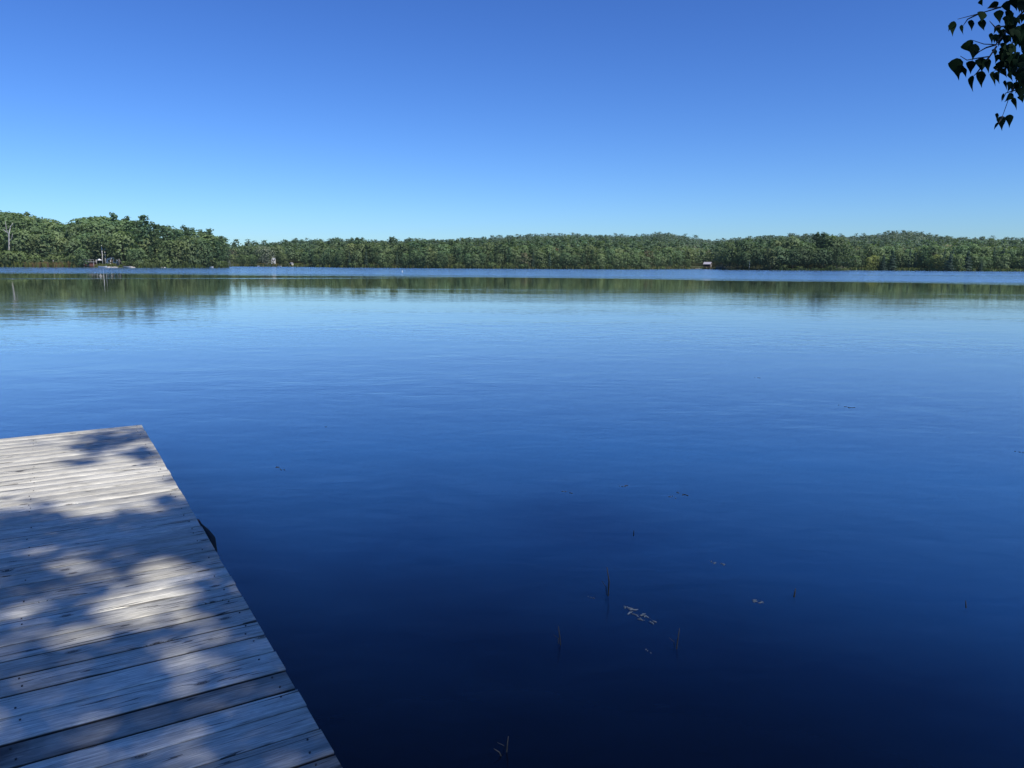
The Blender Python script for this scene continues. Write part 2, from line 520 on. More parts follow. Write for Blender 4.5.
def crown_points(kind, h, wd, n, cs, low=.12):
    """points, outward normals, tint for a crown of height h and width wd"""
    base = np.array(GREENS[kind if kind in GREENS else 'broad'])
    P, N, T = [], [], []
    if kind in ('broad', 'light', 'willow', 'bush', 'rust', 'shade'):
        L = max(5, int(8 + n / 110)) if n > 70 else 5
        for i in range(L):
            f = low + (1 - low) * (i + .5) / L if kind != 'bush' else rng.uniform(.15, .7)
            prof = math.sin(math.pi * min(1, (.22 + .78 * (f - low) / (1 - low)) ** .9 * .96)) ** .6
            a = i * 2.4 + rng.uniform(-.5, .5)
            r = wd / 2 * prof * rng.uniform(.45, .85) * (0.2 if f > .93 else 1)
            lr = wd * rng.uniform(.22, .34) * (.8 if f > .85 else 1)
            c = np.array([math.cos(a) * r, math.sin(a) * r, min(f * h, h - lr * .8)])
            m = max(4, int(n / L))
            d = rng.normal(0, 1, (m, 3)); d[:, 2] += .35; d /= np.linalg.norm(d, axis=1)[:, None]
            p = c + d * lr * rng.uniform(.84, 1.05, (m, 1)) * np.array([1.1, 1.1, .85])
            p[:, 2] = np.maximum(p[:, 2], .3)
            tn = base * rng.uniform(.86, 1.14) * (.58 + .60 * (p[:, 2:3] / h)) * (.78 + .28 * d[:, 2:3]) * rng.uniform(.94, 1.06, (m, 1))  # shade painted in: tint darker low down and on undersides
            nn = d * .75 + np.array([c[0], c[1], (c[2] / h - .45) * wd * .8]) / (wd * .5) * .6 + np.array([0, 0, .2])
            P.append(p); N.append(nn); T.append(tn)
    elif kind == 'pine':
        tiers = 12 if n > 100 else 6
        m = max(3, int(n / (tiers * 5)))
        for i in range(tiers):
            f = low + .08 + (.90 - low) * (i / (tiers - 1)) ** .9
            for j in range(5):
                a = rng.uniform(0, 6.28)
                Lb = wd / 2 * (1.08 - f) ** .55 * rng.uniform(.5, 1.25) * (.75 if f < .3 else 1)
                for q in (.55, 1.0):
                    c = np.array([math.cos(a) * Lb * q, math.sin(a) * Lb * q, f * h + .22 * Lb * q + rng.uniform(-.035, .035) * h])
                    mm = max(2, m // 2)
                    d = rng.normal(0, 1, (mm, 3)); d[:, 2] = np.abs(d[:, 2]) * .8 + .05; d /= np.linalg.norm(d, axis=1)[:, None]
                    p = c + d * np.array([1.35, 1.35, .95]) * wd * .115 * rng.uniform(.4, 1.1, (mm, 1))
                    tn = base * rng.uniform(.7, 1.3) * (.75 + .4 * f) * rng.uniform(.8, 1.2, (mm, 1))  # lower tiers tinted darker in place of shade
                    P.append(p); N.append(d * .6 + np.array([0, 0, .7])); T.append(tn)
        p = np.array([[0, 0, h]]) - np.abs(rng.normal(0, 1, (max(4, n // 20), 3))) * np.array([0, 0, .05 * h])
        p[:, :2] += rng.normal(0, .04 * wd, (len(p), 2))
        P.append(p); N.append(rng.normal(0, .5, p.shape) + np.array([0, 0, .6])); T.append(np.tile(base, (len(p), 1)))
    else:
        f = low + (1 - low) * (1 - np.sqrt(rng.uniform(0, 1, n)))
        a = rng.uniform(0, 6.28, n)
        r = wd / 2 * (1 - f) ** .85 * (.72 + .28 * np.sin(f * 46 + a * 2)) * rng.uniform(.6, 1.08, n)
        p = np.stack([np.cos(a) * r, np.sin(a) * r, f * h], 1)
        nn = np.stack([np.cos(a), np.sin(a), np.full(n, .5)], 1)
        P.append(p); N.append(nn); T.append(base * rng.uniform(.7, 1.3, (n, 1)) * (.75 + .4 * f[:, None]))  # lower boughs tinted darker in place of shade
    P, N, T = np.concatenate(P), np.concatenate(N), np.concatenate(T)
    return P, N, T


def crown_mesh(kind, h, wd, n, cs, low=.12):
    P, N, T = crown_points(kind, h, wd, n, cs, low)
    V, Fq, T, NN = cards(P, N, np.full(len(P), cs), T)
    return np_mesh(kind + '_crown', V, Fq, T, normals=NN)


def trunk_mesh(h, r, limbs=5, top=.85, wob=.02):
    b = MB()
    pts = [(wob * h * rng.normal() * (i > 0), wob * h * rng.normal() * (i > 0), -1.0 + (h * top + 1) * i / 5) for i in range(6)]
    b.tube(pts, [r * (1 - .17 * i) for i in range(6)], 6)
    for i in range(limbs):
        z = h * rng.uniform(.35, .75); a = rng.uniform(0, 6.28); L = h * rng.uniform(.1, .2)
        b.tube([(0, 0, z), (math.cos(a) * L * .5, math.sin(a) * L * .5, z + L * .3), (math.cos(a) * L, math.sin(a) * L, z + L * .55)], [r * .4, r * .28, r * .1], 5)
    return b.mesh('trunk')


# ---------------------------------------------------------------- shoreline trees, each one its own object
PROTO = {}


def variants(kind, k, h, wd, n, cs, low, r):
    for i in range(k):
        hh = h * rng.uniform(.93, 1.07)
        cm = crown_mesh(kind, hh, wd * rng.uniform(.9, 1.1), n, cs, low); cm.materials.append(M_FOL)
        tm = trunk_mesh(hh, r); tm.materials.append(M_BARK)
        PROTO.setdefault(kind, []).append((cm, tm, hh))


variants('broad', 7, 15, 11, 900, .60, .10, .22)
variants('light', 5, 14, 10, 800, .58, .08, .20)
variants('pine', 6, 24, 10.5, 900, .62, .16, .30)
variants('conifer', 4, 17, 7.0, 560, .55, .04, .22)
variants('bush', 4, 4.2, 6.5, 240, .42, .0, .08)
variants('shade', 5, 15, 10.5, 820, .60, .30, .24)
variants('willow', 1, 13, 12.5, 760, .50, .02, .25)
variants('rust', 2, 11, 8.5, 420, .55, .06, .16)
NAMES = {'broad': 'broadleaf_tree', 'light': 'broadleaf_tree', 'pine': 'pine_tree', 'conifer': 'spruce_tree', 'bush': 'shore_bush', 'willow': 'willow_tree', 'rust': 'broadleaf_tree', 'shade': 'broadleaf_tree'}
CATS = {'broad': 'tree', 'light': 'tree', 'pine': 'pine tree', 'conifer': 'spruce tree', 'bush': 'bush', 'willow': 'willow tree', 'rust': 'tree', 'shade': 'tree'}
LOOK = {'broad': 'mid green round-crowned tree', 'light': 'pale yellow-green leafy tree', 'pine': 'dark tall pine with layered branches', 'conifer': 'dark narrow pointed evergreen', 'bush': 'low green bush', 'rust': 'brownish olive leafy tree', 'willow': 'pale grey-green willow', 'shade': 'leafy tree over a dark shaded bank'}


def zone(u):
    if u < 70: return 'on the hill at the left end of the headland'
    if u < 132: return 'around the cottage on the left headland'
    if u < 231: return 'at the tip of the left headland'
    if u < 335: return 'by the white house on the far shore'
    if u < 500: return 'in the far shore wood left of centre'
    if u < 640: return 'in the far shore wood right of centre'
    if u < 717: return 'by the little cove left of the point'
    if u < 846: return 'on the dark wooded point'
    if u < 940: return 'just right of the wooded point'
    return 'on the far shore near the right edge'


NTREE = [0]


def tree(kind, u, D, H=None, label=None, group=None, col=None, rz=None, wide=1.0):
    cm, tm, hh = random.choice(PROTO[kind])
    x, y = shore_xy(u, D)
    z = float(terrain(u, D))
    root = empty(NAMES[kind], (x, y, z - .1), random.uniform(0, 6.28) if rz is None else rz)
    s = (H or hh * random.uniform(.85, 1.12)) / hh
    root.scale = (s * wide * random.uniform(.92, 1.08), s * wide * random.uniform(.92, 1.08), s)
    if label is None:
        label = LOOK[kind] + ' ' + zone(u)
        group = group or (LOOK[kind] + 's ' + zone(u))
    tag(root, label, CATS[kind], group)
    c = link('crown', cm, None, root)
    v = random.uniform(.74, 1.22) * (.80 if 718 < u < 846 else 1.0); hz = random.uniform(-.10, .04)
    c.color = col if col else (v * (1 + hz), v, v * (1 - hz), 1)
    link('trunk', tm, None, root)
    NTREE[0] += 1
    return root


def sd(u): return float(np.interp(u, SU, SD))


# ---- the left headland
for (u, dd, H, lb) in ((117, 34, 25.5, 'tallest dark pine on the left headland, above the cottage'),
                       (104, 40, 20.5, 'tall dark pine left of the tallest pine on the headland'),
                       (131, 26, 21.5, 'tall pine with ragged top, right of the tallest headland pine'),
                       (146, 18, 24.5, 'second tallest pine of the headland, at the edge of a notch in the skyline'),
                       (156, 14, 21.0, 'thin ragged pine with sky showing through, before the notch'),
                       (176, 20, 18.0, 'dark pine just right of the notch in the headland skyline'),
                       (190, 16, 18.5, 'pine with a forked top in the right half of the headland'),
                       (206, 14, 17.5, 'narrow pine near the tip of the headland'),
                       (214, 10, 15.8, 'slender pine last but one at the headland tip'),
                       (221, 8, 14.2, 'small outermost pine at the very tip of the headland')):
    tree('pine', u, sd(u) + dd, H * .88, lb)


def head_top(u): return np.interp(u, [0, 15, 40, 68, 90, 120, 150, 165, 200, 226], [217.5, 218.5, 221, 227.5, 221, 219, 222, 233, 234, 241])
for row, (dd, step) in enumerate(((4, 8.5), (16, 8.0), (34, 9.0), (58, 10.0), (90, 11.0), (118, 11.0))):
    u = -14 + row * 3
    while u < 227:
        if row == 1 and 3 < u < 18: u = 18.0
        D = sd(u) + dd + random.uniform(-4, 4)
        z = float(terrain(u, D))
        top = (hor(u) - head_top(u)) / F * D + EYE - z
        ok = not (row > 2 and u > 165) and not (row > 3 and u > 140)
        open_ = (row == 0 and (u < 82 or 85 < u < 126))
        if ok and not open_:
            fr = (.42, .66, .86, .95, .96, .96)[row]
            if u > 165: fr = (.86, 1.08, 1.16)[row]
            H = max(6, min(top * fr * random.uniform(.80, .98), 22))
            kind = random.choices(['broad', 'light', 'pine', 'conifer'], [5, 2.4, 1.6 if u > 75 else .4, .3])[0]
            if 50 < u < 75 and row < 3: kind = 'light'
            if u > 128 and row > 0: kind = random.choices(['pine', 'broad', 'light'], [5, 4, .8])[0]
            tree(kind, u, D, H)
        u += step * random.uniform(.85, 1.15)
for u in np.arange(2, 82, 6.0):
    tree('bush', u + random.uniform(-2, 2), sd(u) + 7 + random.uniform(-2, 3), random.uniform(3.0, 6.0))
for u in (4, 8, 12, 16):
    tree('bush', u, sd(u) + 5, random.uniform(6.2, 7.6))
for u in np.arange(126, 228, 7.0):
    tree('bush', u + random.uniform(-2, 2), sd(u) + 3, random.uniform(2.5, 4.5))

# ---- far shore, named ones
tree('willow', 266, sd(266) + 6, 15.5, 'pale grey-green willow left of the white house', None, (1, 1, 1, 1))
tree('conifer', 742, sd(742) + 34, 17, 'tall dark pointed tree breaking the skyline on the wooded point')
tree('conifer', 1002, sd(1002) + 14, 17, 'dark evergreen standing by itself near the right end of the shore', None, (.8, .85, .95, 1))
tree('conifer', 909, sd(909) + 8, 16, 'dark evergreen right of the yellowish shrub bank', None, (.7, .8, .95, 1))
tree('rust', 352, sd(352) + 26, 14, 'brownish tree among the taller pines of the far wood')
for u in (352.5, 358, 362.5):
    tree('pine', u, sd(u) + 60, 17.5, 'one of three pines rising above the skyline left of centre', 'three pines above the skyline left of centre')

for (u, dd, H, lb) in ((883, 4, 12.5, 'left one of two dark spruces at the waterline right of the point'), (892, 6, 15, 'right one of two dark spruces at the waterline right of the point'),
                       (950, 7, 14, 'dark spruce left of the round tree near the right edge'), (967, 9, 15.5, 'dark spruce behind the round tree near the right edge'), (981, 4, 8.5, 'short dark spruce close to the water near the right edge')):
    tree('conifer', u, sd(u) + dd - 6, H, lb, None, (.72, .82, .98, 1), None, 1.5)
tree('broad', 958, sd(958) - 1, 11.5, 'round pale green tree at the waterline near the right edge', None, (1.25, 1.2, 1.15, 1))

# ---- far shore rows
def far_rows(u0, u1, rows, mixk, skip=()):
    for (dd, step, hs) in rows:
        u = u0 + random.uniform(0, step)
        while u < u1:
            if not any(a < u < b for a, b in skip):
                kind = random.choices(list(mixk), list(mixk.values()))[0]
                H = random.uniform(.82, 1.12) * hs * (1.06 if kind == 'pine' else 1.0)
                if kind == 'conifer': H *= 1.05
                tree(kind, u, sd(u) + dd + random.uniform(-3, 3), H)
            u += step * random.uniform(.8, 1.2)


far_rows(231, 262, ((5, 9, 8), (20, 9, 9)), {'broad': 6, 'light': 2}, ((258, 279),))
far_rows(262, 336, ((5, 10, 9), (24, 11, 11.5)), {'broad': 6, 'light': 1.5, 'pine': 1, 'conifer': .6}, ((258, 279), (291, 303)))
far_rows(336, 640, ((4, 8.2, 10.2), (16, 9.5, 13.2)), {'broad': 5, 'light': 2.4, 'pine': 1.8, 'conifer': 1.0, 'rust': .15})
far_rows(640, 716, ((5, 8.5, 9.5), (24, 10, 14)), {'broad': 4, 'light': 3, 'pine': .4, 'conifer': .3, 'rust': 1.0}, ((695, 717),))
far_rows(721, 846, ((4, 6.8, 13.5),), {'shade': 7, 'light': 1.2, 'pine': .8})
far_rows(721, 846, ((17, 7.8, 19),), {'broad': 6, 'light': 1.6, 'pine': 1.6, 'conifer': .5})
far_rows(848, 1042, ((6, 8.2, 11), (24, 9.6, 16)), {'broad': 5, 'light': 2.2, 'pine': 1.2, 'conifer': 1.4, 'rust': .15})
for u in list(np.arange(337, 690, 17.0)) + list(np.arange(783, 846, 15.0)):
    tree('bush', u + random.uniform(-3, 3), sd(u) + 1.5, random.uniform(2.6, 4.4))
for (u, H) in ((868, 9), (873, 10.5), (935, 11)):
    tree('light', u, sd(u) + 5, H, {868: 'low yellowish shrub tree at the waterline right of the point', 873: 'taller yellow-green tree behind the low yellowish shrub tree', 935: 'bright yellow-green tree on the right shore'}[u], None, (1.35, 1.2, .8, 1))

# ---- the bare white snag on the left
sx_, sy_ = shore_xy(10.5, sd(10.5) + 10)
sn = empty('dead_tree', (sx_, sy_, .6))
tag(sn, 'bare white dead tree trunk with forked top on the left headland', 'dead tree')
b = MB()
b.tube([(-.4, 0, 0), (-.3, 0, 5), (.2, 0, 9.5), (.5, 0, 13.5), (1.6, 0, 17)], [.36, .34, .30, .24, .12], 7)
b.build('trunk', M_SNAG, sn)
for pts in ([(.4, 0, 12.6), (-.4, 0, 15.5), (-.3, -.4, 19)], [(1.1, 0, 15.8), (3.0, -.5, 18.2)], [(.2, 0, 10), (1.8, -.4, 11.6), (2.4, -.5, 13.8)], [(.5, 0, 13.6), (-1.6, -.3, 15.4)]):
    MB().tube(pts, [.15, .10, .05][:len(pts)], 5).build('limb', M_SNAG, sn)

for (u, dd, h, lb) in ((102.6, 9, 9.5, 'pale slim birch stem in front of the cottage'), (105.3, 12, 8.5, 'thin pale stem right of the slim birch by the cottage')):
    x, y = shore_xy(u, sd(u) + dd)
    t = empty('birch_tree', (x, y, float(terrain(u, sd(u) + dd)) - .1))
    tag(t, lb, 'tree')
    MB().tube([(0, 0, 0), (.15, 0, h * .5), (0, .2, h)], [.22, .17, .1], 6).build('trunk', M_BARKP, t)
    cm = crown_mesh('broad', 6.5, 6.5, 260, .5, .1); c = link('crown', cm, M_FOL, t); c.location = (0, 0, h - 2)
for (u, v0, lb) in ((419.8, 255, 'pale slanting trunk in the wood left of centre'), (749, 258, 'pale forked trunk at the edge of the wooded point')):
    D = sd(u) + 1.5
    x, y = shore_xy(u, D)
    t = empty('bare_trunk', (x, y, 0))
    tag(t, lb, 'tree trunk')
    MB().tube([(0, 0, 0), (.3, 0, 3.4), (-.3, 0, 6.5)], [.2, .17, .08], 6).build('trunk', M_SNAG, t)
    MB().tube([(.25, 0, 3.4), (.9, 0, 5.4)], [.1, .04], 5).build('limb', M_SNAG, t)


# ---------------------------------------------------------------- the rest of the wood: one stuff object
def make_forest():
    Vs, Fs, Ts, Ns = [], [], [], []
    nv = 0
    cache = {}
    kinds = ['broad', 'light', 'pine', 'conifer', 'rust']
    def get(kind, n, cs):
        key = (kind, n)
        if key not in cache:
            cache[key] = [crown_points(kind, 1.0 if kind not in ('pine', 'conifer') else 1.0, .72 if kind != 'conifer' else .42, n, cs, .12) for _ in range(7)]
        return random.choice(cache[key])
    D = 640.0
    count = 0
    pts = []
    D = 480.0
    while D < RD + 120:
        step = 6.0 + (D - 480) * .0072
        du = step * F / D * 1.05
        u = 229 + random.uniform(0, du)
        while u < 1062:
            uu = u + random.uniform(-.5, .5) * du
            dd = D + random.uniform(-.5, .5) * step
            if dd > sd(uu) + 32 and dd > sd(min(uu + 3, 1061)) + 14 and dd > sd(max(uu - 3, 231)) + 14:
                pts.append((uu, dd, step))
            u += du
        D += step * .92
    for (u, d, step) in pts:
        t = (d - 600) / 1000
        nz = mnoise.noise((u * .028, d * .006, 3.3))
        nz2 = mnoise.noise((u * .09, d * .02, 9.1))
        wts = [5, 2.2, 1.0 + max(0, nz2 * 3), .7 + max(0, -nz * 2.5), .35 + max(0, nz * 1.2)]
        kind = random.choices(kinds, wts)[0]
        n = 150 if d < 760 else (100 if d < 1050 else 80)
        P, N, T = get(kind, n, 1)
        h = random.uniform(11, 15.5) * (.8 if d < 640 else 1) * (1.28 if kind == 'pine' else 1.12 if kind == 'conifer' else 1) * (1 if d < 1000 else .95)
        wd = max(step * 1.35, h * .72) / .72
        x, y = shore_xy(u, d)
        z = float(terrain(u, d))
        a = random.uniform(0, 6.28); ca, sa = math.cos(a), math.sin(a)
        Q = np.stack([(P[:, 0] * ca - P[:, 1] * sa) * wd, (P[:, 0] * sa + P[:, 1] * ca) * wd, P[:, 2] * h], 1)
        NN = np.stack([N[:, 0] * ca - N[:, 1] * sa, N[:, 0] * sa + N[:, 1] * ca, N[:, 2]], 1)
        cs = (.80 if n == 150 else 1.0 if n == 100 else 1.15) * (.85 if kind == 'conifer' else 1)
        v = random.uniform(.74, 1.22) * (1 + .30 * nz)
        hz = random.uniform(-.10, .14)
        tint = T * v * np.array([1 + hz, 1, 1 - hz])
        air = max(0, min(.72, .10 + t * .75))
        tint = tint * (1 - air) + np.array([.135, .185, .165]) * air  # distance haze mixed into the leaf tint
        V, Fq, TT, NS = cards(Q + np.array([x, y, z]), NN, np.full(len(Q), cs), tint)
        Vs.append(V); Fs.append(Fq + nv); Ts.append(TT); Ns.append(NS); nv += len(V)
        count += 1
    # hill behind the left headland
    for row in range(3):
        for u in np.arange(-60, 150, 4.2):
            d = sd(u) + 136 + row * 11 + random.uniform(-4, 4)
            P, N, T = get(random.choice(['broad', 'broad', 'light']), 110, 1)
            z = float(terrain(u, d)); h = random.uniform(.80, .90) * ((hor(u) - head_top(u) - (2 if u > 80 else 0)) / F * d + EYE - z)
            h = max(6, min(h, 19))
            x, y = shore_xy(u, d)
            Q = P * np.array([15, 15, h])
            V, Fq, TT, NS = cards(Q + np.array([x, y, z]), N, np.full(len(Q), .8), T * random.uniform(.8, 1.2))
            Vs.append(V); Fs.append(Fq + nv); Ts.append(TT); Ns.append(NS); nv += len(V)
    me = np_mesh('forest', np.concatenate(Vs), np.concatenate(Fs), np.concatenate(Ts), normals=np.concatenate(Ns))
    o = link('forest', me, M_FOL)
    tag(o, 'mixed green wood covering the hills behind the far shore', 'forest', None, 'stuff')
    print('forest trees', count, 'faces', len(me.polygons), 'single trees', NTREE[0])


make_forest()


def shore_grass():
    """sedge and grass along the waterlines"""
    V, T = [], []
    def strip(u0, u1, d0, d1, n, h0, h1, cols):
        for _ in range(n):
            u = random.uniform(u0, u1); D = sd(u) + random.uniform(d0, d1)
            x, y = shore_xy(u, D); z = max(0, float(terrain(u, D)))
            h = random.uniform(h0, h1); a = random.uniform(0, 3.14); wv = random.uniform(.3, .8)
            c = np.array(random.choice(cols)) * random.uniform(.75, 1.25)
            dx, dy = math.cos(a) * wv, math.sin(a) * wv
            lx, ly = random.uniform(-.3, .3), random.uniform(-.3, .3)
            V.extend([(x - dx, y - dy, z - .1), (x + dx, y + dy, z - .1), (x + dx * .5 + lx, y + dy * .5 + ly, z + h), (x - dx * .5 + lx, y - dy * .5 + ly, z + h)])
            T.extend([c * .7, c * .7, c, c])
    G1, G2, G3, G4 = (.10, .13, .03), (.13, .13, .04), (.16, .11, .05), (.075, .10, .03)
    strip(-14, 30, -1, 9, 800, 1.0, 2.6, (G1, G4, G2))
    strip(24, 80, -1, 7, 800, .9, 2.2, (G3, G2, G3, G1))
    strip(82, 136, 2, 10, 600, .4, 1.2, (G1, (.17, .18, .05), G2))
    strip(136, 228, -1, 4, 500, .8, 2.0, (G1, G4))
    strip(259, 278, 0, 26, 500, .3, .9, ((.28, .22, .09), (.2, .18, .06)))
    strip(290, 303, 0, 30, 500, .3, .9, ((.16, .18, .05), (.12, .16, .04)))
    strip(231, 690, -1, 3, 1300, .8, 2.2, (G1, G4, G2))
    strip(640, 716, -1, 8, 600, .5, 1.3, (G1, (.2, .18, .09), G2))
    strip(780, 848, -1, 3, 260, .6, 1.6, (G1, G4)); strip(718, 780, -1, 3, 120, .3, .9, ((.03, .04, .02),))  # dark grass colour stands in for shade at the foot of the point
    strip(846, 1060, -1, 5, 1200, .8, 2.2, (G1, (.15, .17, .05), G2))
    strip(985, 1060, -6, 5, 500, .8, 1.8, ((.17, .19, .06), G1))
    V = np.array(V)
    me = np_mesh('shore_grass', V, np.arange(len(V)).reshape(-1, 4), np.array(T))
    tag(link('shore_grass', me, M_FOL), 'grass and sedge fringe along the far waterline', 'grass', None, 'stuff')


shore_grass()


# ---------------------------------------------------------------- small built things on the far shores
def rowboat(u, D, L, label, rz, mat=M_OFFW):
    x, y = shore_xy(u, D)
    o = empty('rowing_boat', (x, y, 0), rz)
    tag(o, label, 'boat')
    vs, fs = [], []
    n = 9
    for i in range(n):
        t = i / (n - 1); xx = (t - .5) * L
        wv = .5 * L * .34 * math.sin(math.pi * (.12 + .80 * t) if t < .9 else math.pi * .93) ** .7 if i < n - 1 else .03
        rise = .16 * (2 * t - 1) ** 2 * L * .25
        vs += [(xx, -wv, .55 + rise), (xx, -wv * .75, .05), (xx, 0, -.15), (xx, wv * .75, .05), (xx, wv, .55 + rise)]
    for i in range(n - 1):
        for j in range(4):
            a = i * 5 + j; fs.append((a, a + 1, a + 6, a + 5))
    fs.append((0, 1, 2, 3, 4))
    m = MB().poly(vs, fs, True)
    m.build('hull', mat, o)
    for t in (-.22, .1):
        MB().box((t * L, 0, .42), (.28, L * .26, .05)).build('seat', M_HULL, o)
    MB().tube([(vs[i * 5][0], vs[i * 5][1], vs[i * 5][2] + .02) for i in range(n)] + [(vs[i * 5 + 4][0], vs[i * 5 + 4][1], vs[i * 5 + 4][2] + .02) for i in range(n - 1, -1, -1)], .05, 5).build('gunwale', M_HULL, o)
    return o


def gable_house(name, u, D, z, w_, d_, h_, rh, rz, label, cat, wall, roofm, side_win=2, over=.35):
    x, y = shore_xy(u, D)
    o = empty(name, (x, y, z), rz)
    tag(o, label, cat)
    hw, hd = w_ / 2, d_ / 2
    vs = [(-hw, -hd, -1.0), (hw, -hd, -1.0), (hw, hd, -1.0), (-hw, hd, -1.0), (-hw, -hd, h_), (hw, -hd, h_), (hw, hd, h_), (-hw, hd, h_), (0, -hd, h_ + rh), (0, hd, h_ + rh)]
    MB().poly(vs, [(0, 1, 5, 8, 4), (2, 3, 7, 9, 6), (1, 2, 6, 5), (3, 0, 4, 7)]).build('wall', wall, o)
    r = MB()
    sl_ = rh / hw
    for s_ in (-1, 1):
        e = hw + over
        a = [(0, -hd - over, h_ + rh + .03), (s_ * e, -hd - over, h_ - over * sl_ + .03), (s_ * e, hd + over, h_ - over * sl_ + .03), (0, hd + over, h_ + rh + .03)]
        bb = [(p[0], p[1], p[2] + .18) for p in a]
        r.poly(a + bb, [(0, 1, 2, 3), (4, 5, 6, 7), (0, 1, 5, 4), (1, 2, 6, 5), (2, 3, 7, 6), (3, 0, 4, 7)])
    r.build('roof', roofm, o)
    def win(px, py, pz, ww, wh, face):
        f = MB(); p = MB()
        if face == 'f':
            f.box((px, -hd - .03, pz), (ww + .24, .06, wh + .24)); p.box((px, -hd - .075, pz), (ww, .03, wh))
        else:
            f.box((hw + .03, py, pz), (.06, ww + .24, wh + .24)); p.box((hw + .075, py, pz), (.03, ww, wh))
        fo = f.build('window', M_WHITE, o); p.build('pane', M_GLASS, fo)
    win(-w_ * .24, 0, h_ * .55, .9, 1.2, 'f')
    win(w_ * .26, 0, h_ * .55, .9, 1.2, 'f')
    if h_ + rh > 5: win(0, 0, h_ + rh * .3, .8, 1.0, 'f')
    for i in range(side_win): win(0, -hd + d_ * (i + 1) / (side_win + 1), h_ * .55, 1.0, 1.2, 's')
    dm = MB().box((0, -hd - .035, .95), (.95, .07, 2.0)).build('door', roofm, o)
    MB().box((.32, -hd - .10, .95), (.08, .06, .08)).build('handle', M_GLASS, dm)
    return o


# cottage, boathouse and tent on the left headland
gable_house('cottage', 112.6, sd(112) + 17, 1.8, 4.6, 4, 1.9, 1.0, R(22), 'low white cottage half hidden by trunks on the left headland', 'cottage', M_WHITE, M_BARK)
x, y = shore_xy(90.4, sd(90) + 3)
bh = empty('boathouse', (x, y, .4), R(10))
tag(bh, 'red-brown boathouse with pale flat deck roof at the left waterline', 'boathouse')
MB().box((0, 0, .95), (3.6, 3.2, 1.9)).build('wall', M_RED, bh)
MB().box((0, -.1, 2.0), (4.3, 3.9, .16)).build('roof', M_PALEWOOD, bh)
dr = MB().box((-.4, -1.63, .8), (1.1, .06, 1.6)).build('door', M_GLASS, bh)
MB().box((-.02, -1.69, .8), (.07, .06, .07)).build('handle', M_PALEWOOD, dr)
for px in (-1.9, 1.9):
    MB().tube([(px, -1.8, -.8), (px, -1.8, 1.92)], .08, 6).build('post', M_PALEWOOD, bh)
rl = MB()
for px in (-2, -1, 0, 1, 2): rl.box((px, -1.95, 2.5), (.08, .08, .9))
rl.box((0, -1.95, 2.98), (4.2, .1, .08)); rl.build('railing', M_PALEWOOD, bh)
# tent
x, y = shore_xy(119.4, sd(119) + 5)
tn = empty('tent', (x, y, .75), R(25)); tag(tn, 'grey A-shaped canvas tent near the left waterline', 'tent')
MB().poly([(-1.5, -1.6, 0), (1.5, -1.6, 0), (1.5, 1.6, 0), (-1.5, 1.6, 0), (0, -1.7, 2.9), (0, 1.7, 2.9)], [(1, 2, 5, 4), (3, 0, 4, 5), (2, 3, 5)]).build('canvas', M_CANVAS, tn)
MB().poly([(-1.35, -1.45, 0), (0, -1.45, 0), (0, -1.5, 2.6)], [(0, 1, 2)]).build('flap', M_GLASS, tn)
MB().tube([(0, -1.75, 0), (0, -1.75, 3.05)], .06, 6).build('pole', M_PALEWOOD, tn)
rowboat(102.4, sd(102) - .4, 3.6, 'white rowing boat drawn up at the left waterline before the cottage', R(8))
rowboat(126.6, sd(126) - .2, 3.4, 'pale boat lying along the shore right of the tent', R(-5), M_PALEWOOD)
rowboat(210.2, sd(210) - .6, 2.8, 'small white boat under the trees at the headland tip', R(4))
rowboat(258.9, sd(258.9) - 3, 3.4, 'white boat at the shore left of the white house', R(70))
rowboat(279.5, sd(279) - 2, 3.2, 'pale boat at the shore right of the white house', R(10), M_PALEWOOD)
rowboat(688.4, sd(688) + 2, 3.0, 'white boat in the cove, left of the shore wall', R(20))
for (u, dd, h, lb) in ((43.6, 5, 2.6, 'white post in the sedge, the left one of two'), (53.6, 5, 2.7, 'white post in the sedge, the right one of two'), (96.4, 6, 2.8, 'white post between the boathouse and the cottage')):
    x, y = shore_xy(u, sd(u) + dd)
    o = empty('post', (x, y, float(terrain(u, sd(u) + dd)) - .1)); tag(o, lb, 'post')
    MB().box((0, 0, h / 2), (.30, .30, h)).build('shaft', M_PALEWOOD, o)
    MB().box((0, 0, h + .08), (.42, .42, .16), 0, .6).build('cap', M_PALEWOOD, o)
# parasol by the cottage
x, y = shore_xy(99.6, sd(99) + 9)
pa = empty('parasol', (x, y, .8)); tag(pa, 'white parasol standing left of the slim birch by the cottage', 'parasol')
MB().tube([(0, 0, 0), (0, 0, 2.9)], .05, 6).build('pole', M_PALEWOOD, pa)
cv = [(0, 0, 3.0)] + [(1.2 * math.cos(i * math.pi / 4), 1.2 * math.sin(i * math.pi / 4), 2.35) for i in range(8)]
MB().poly(cv, [(0, 1 + i, 1 + (i + 1) % 8) for i in range(8)]).build('canopy', M_WHITE, pa)
# white house, far shore
gable_house('house', 273.6, sd(273) + 22, 3.4, 3.4, 5, 3.6, 1.6, R(14), 'tall white gabled house right of the willow on the far shore', 'house', M_OFFW, M_ROOF)
# cove house with pale roof
gable_house('house', 707.6, sd(707) + 9, 1.8, 5.0, 6.0, 2.4, 1.7, R(60), 'small dark house with pale roof beside the wooded point', 'house', M_BARK, M_CANVAS)
# jetty, cove
x, y = shore_xy(698.5, sd(698) - 2)
jt = empty('jetty', (x, y, 0), R(12)); tag(jt, 'short pale jetty in the cove left of the wooded point', 'jetty')
MB().box((0, 0, .55), (6.5, 1.6, .18)).build('deck', M_PALEWOOD, jt)
for px in (-3, 0, 3):
    MB().tube([(px, -.7, -1), (px, -.7, .9)], .1, 6).build('post', M_DARKWOOD, jt)
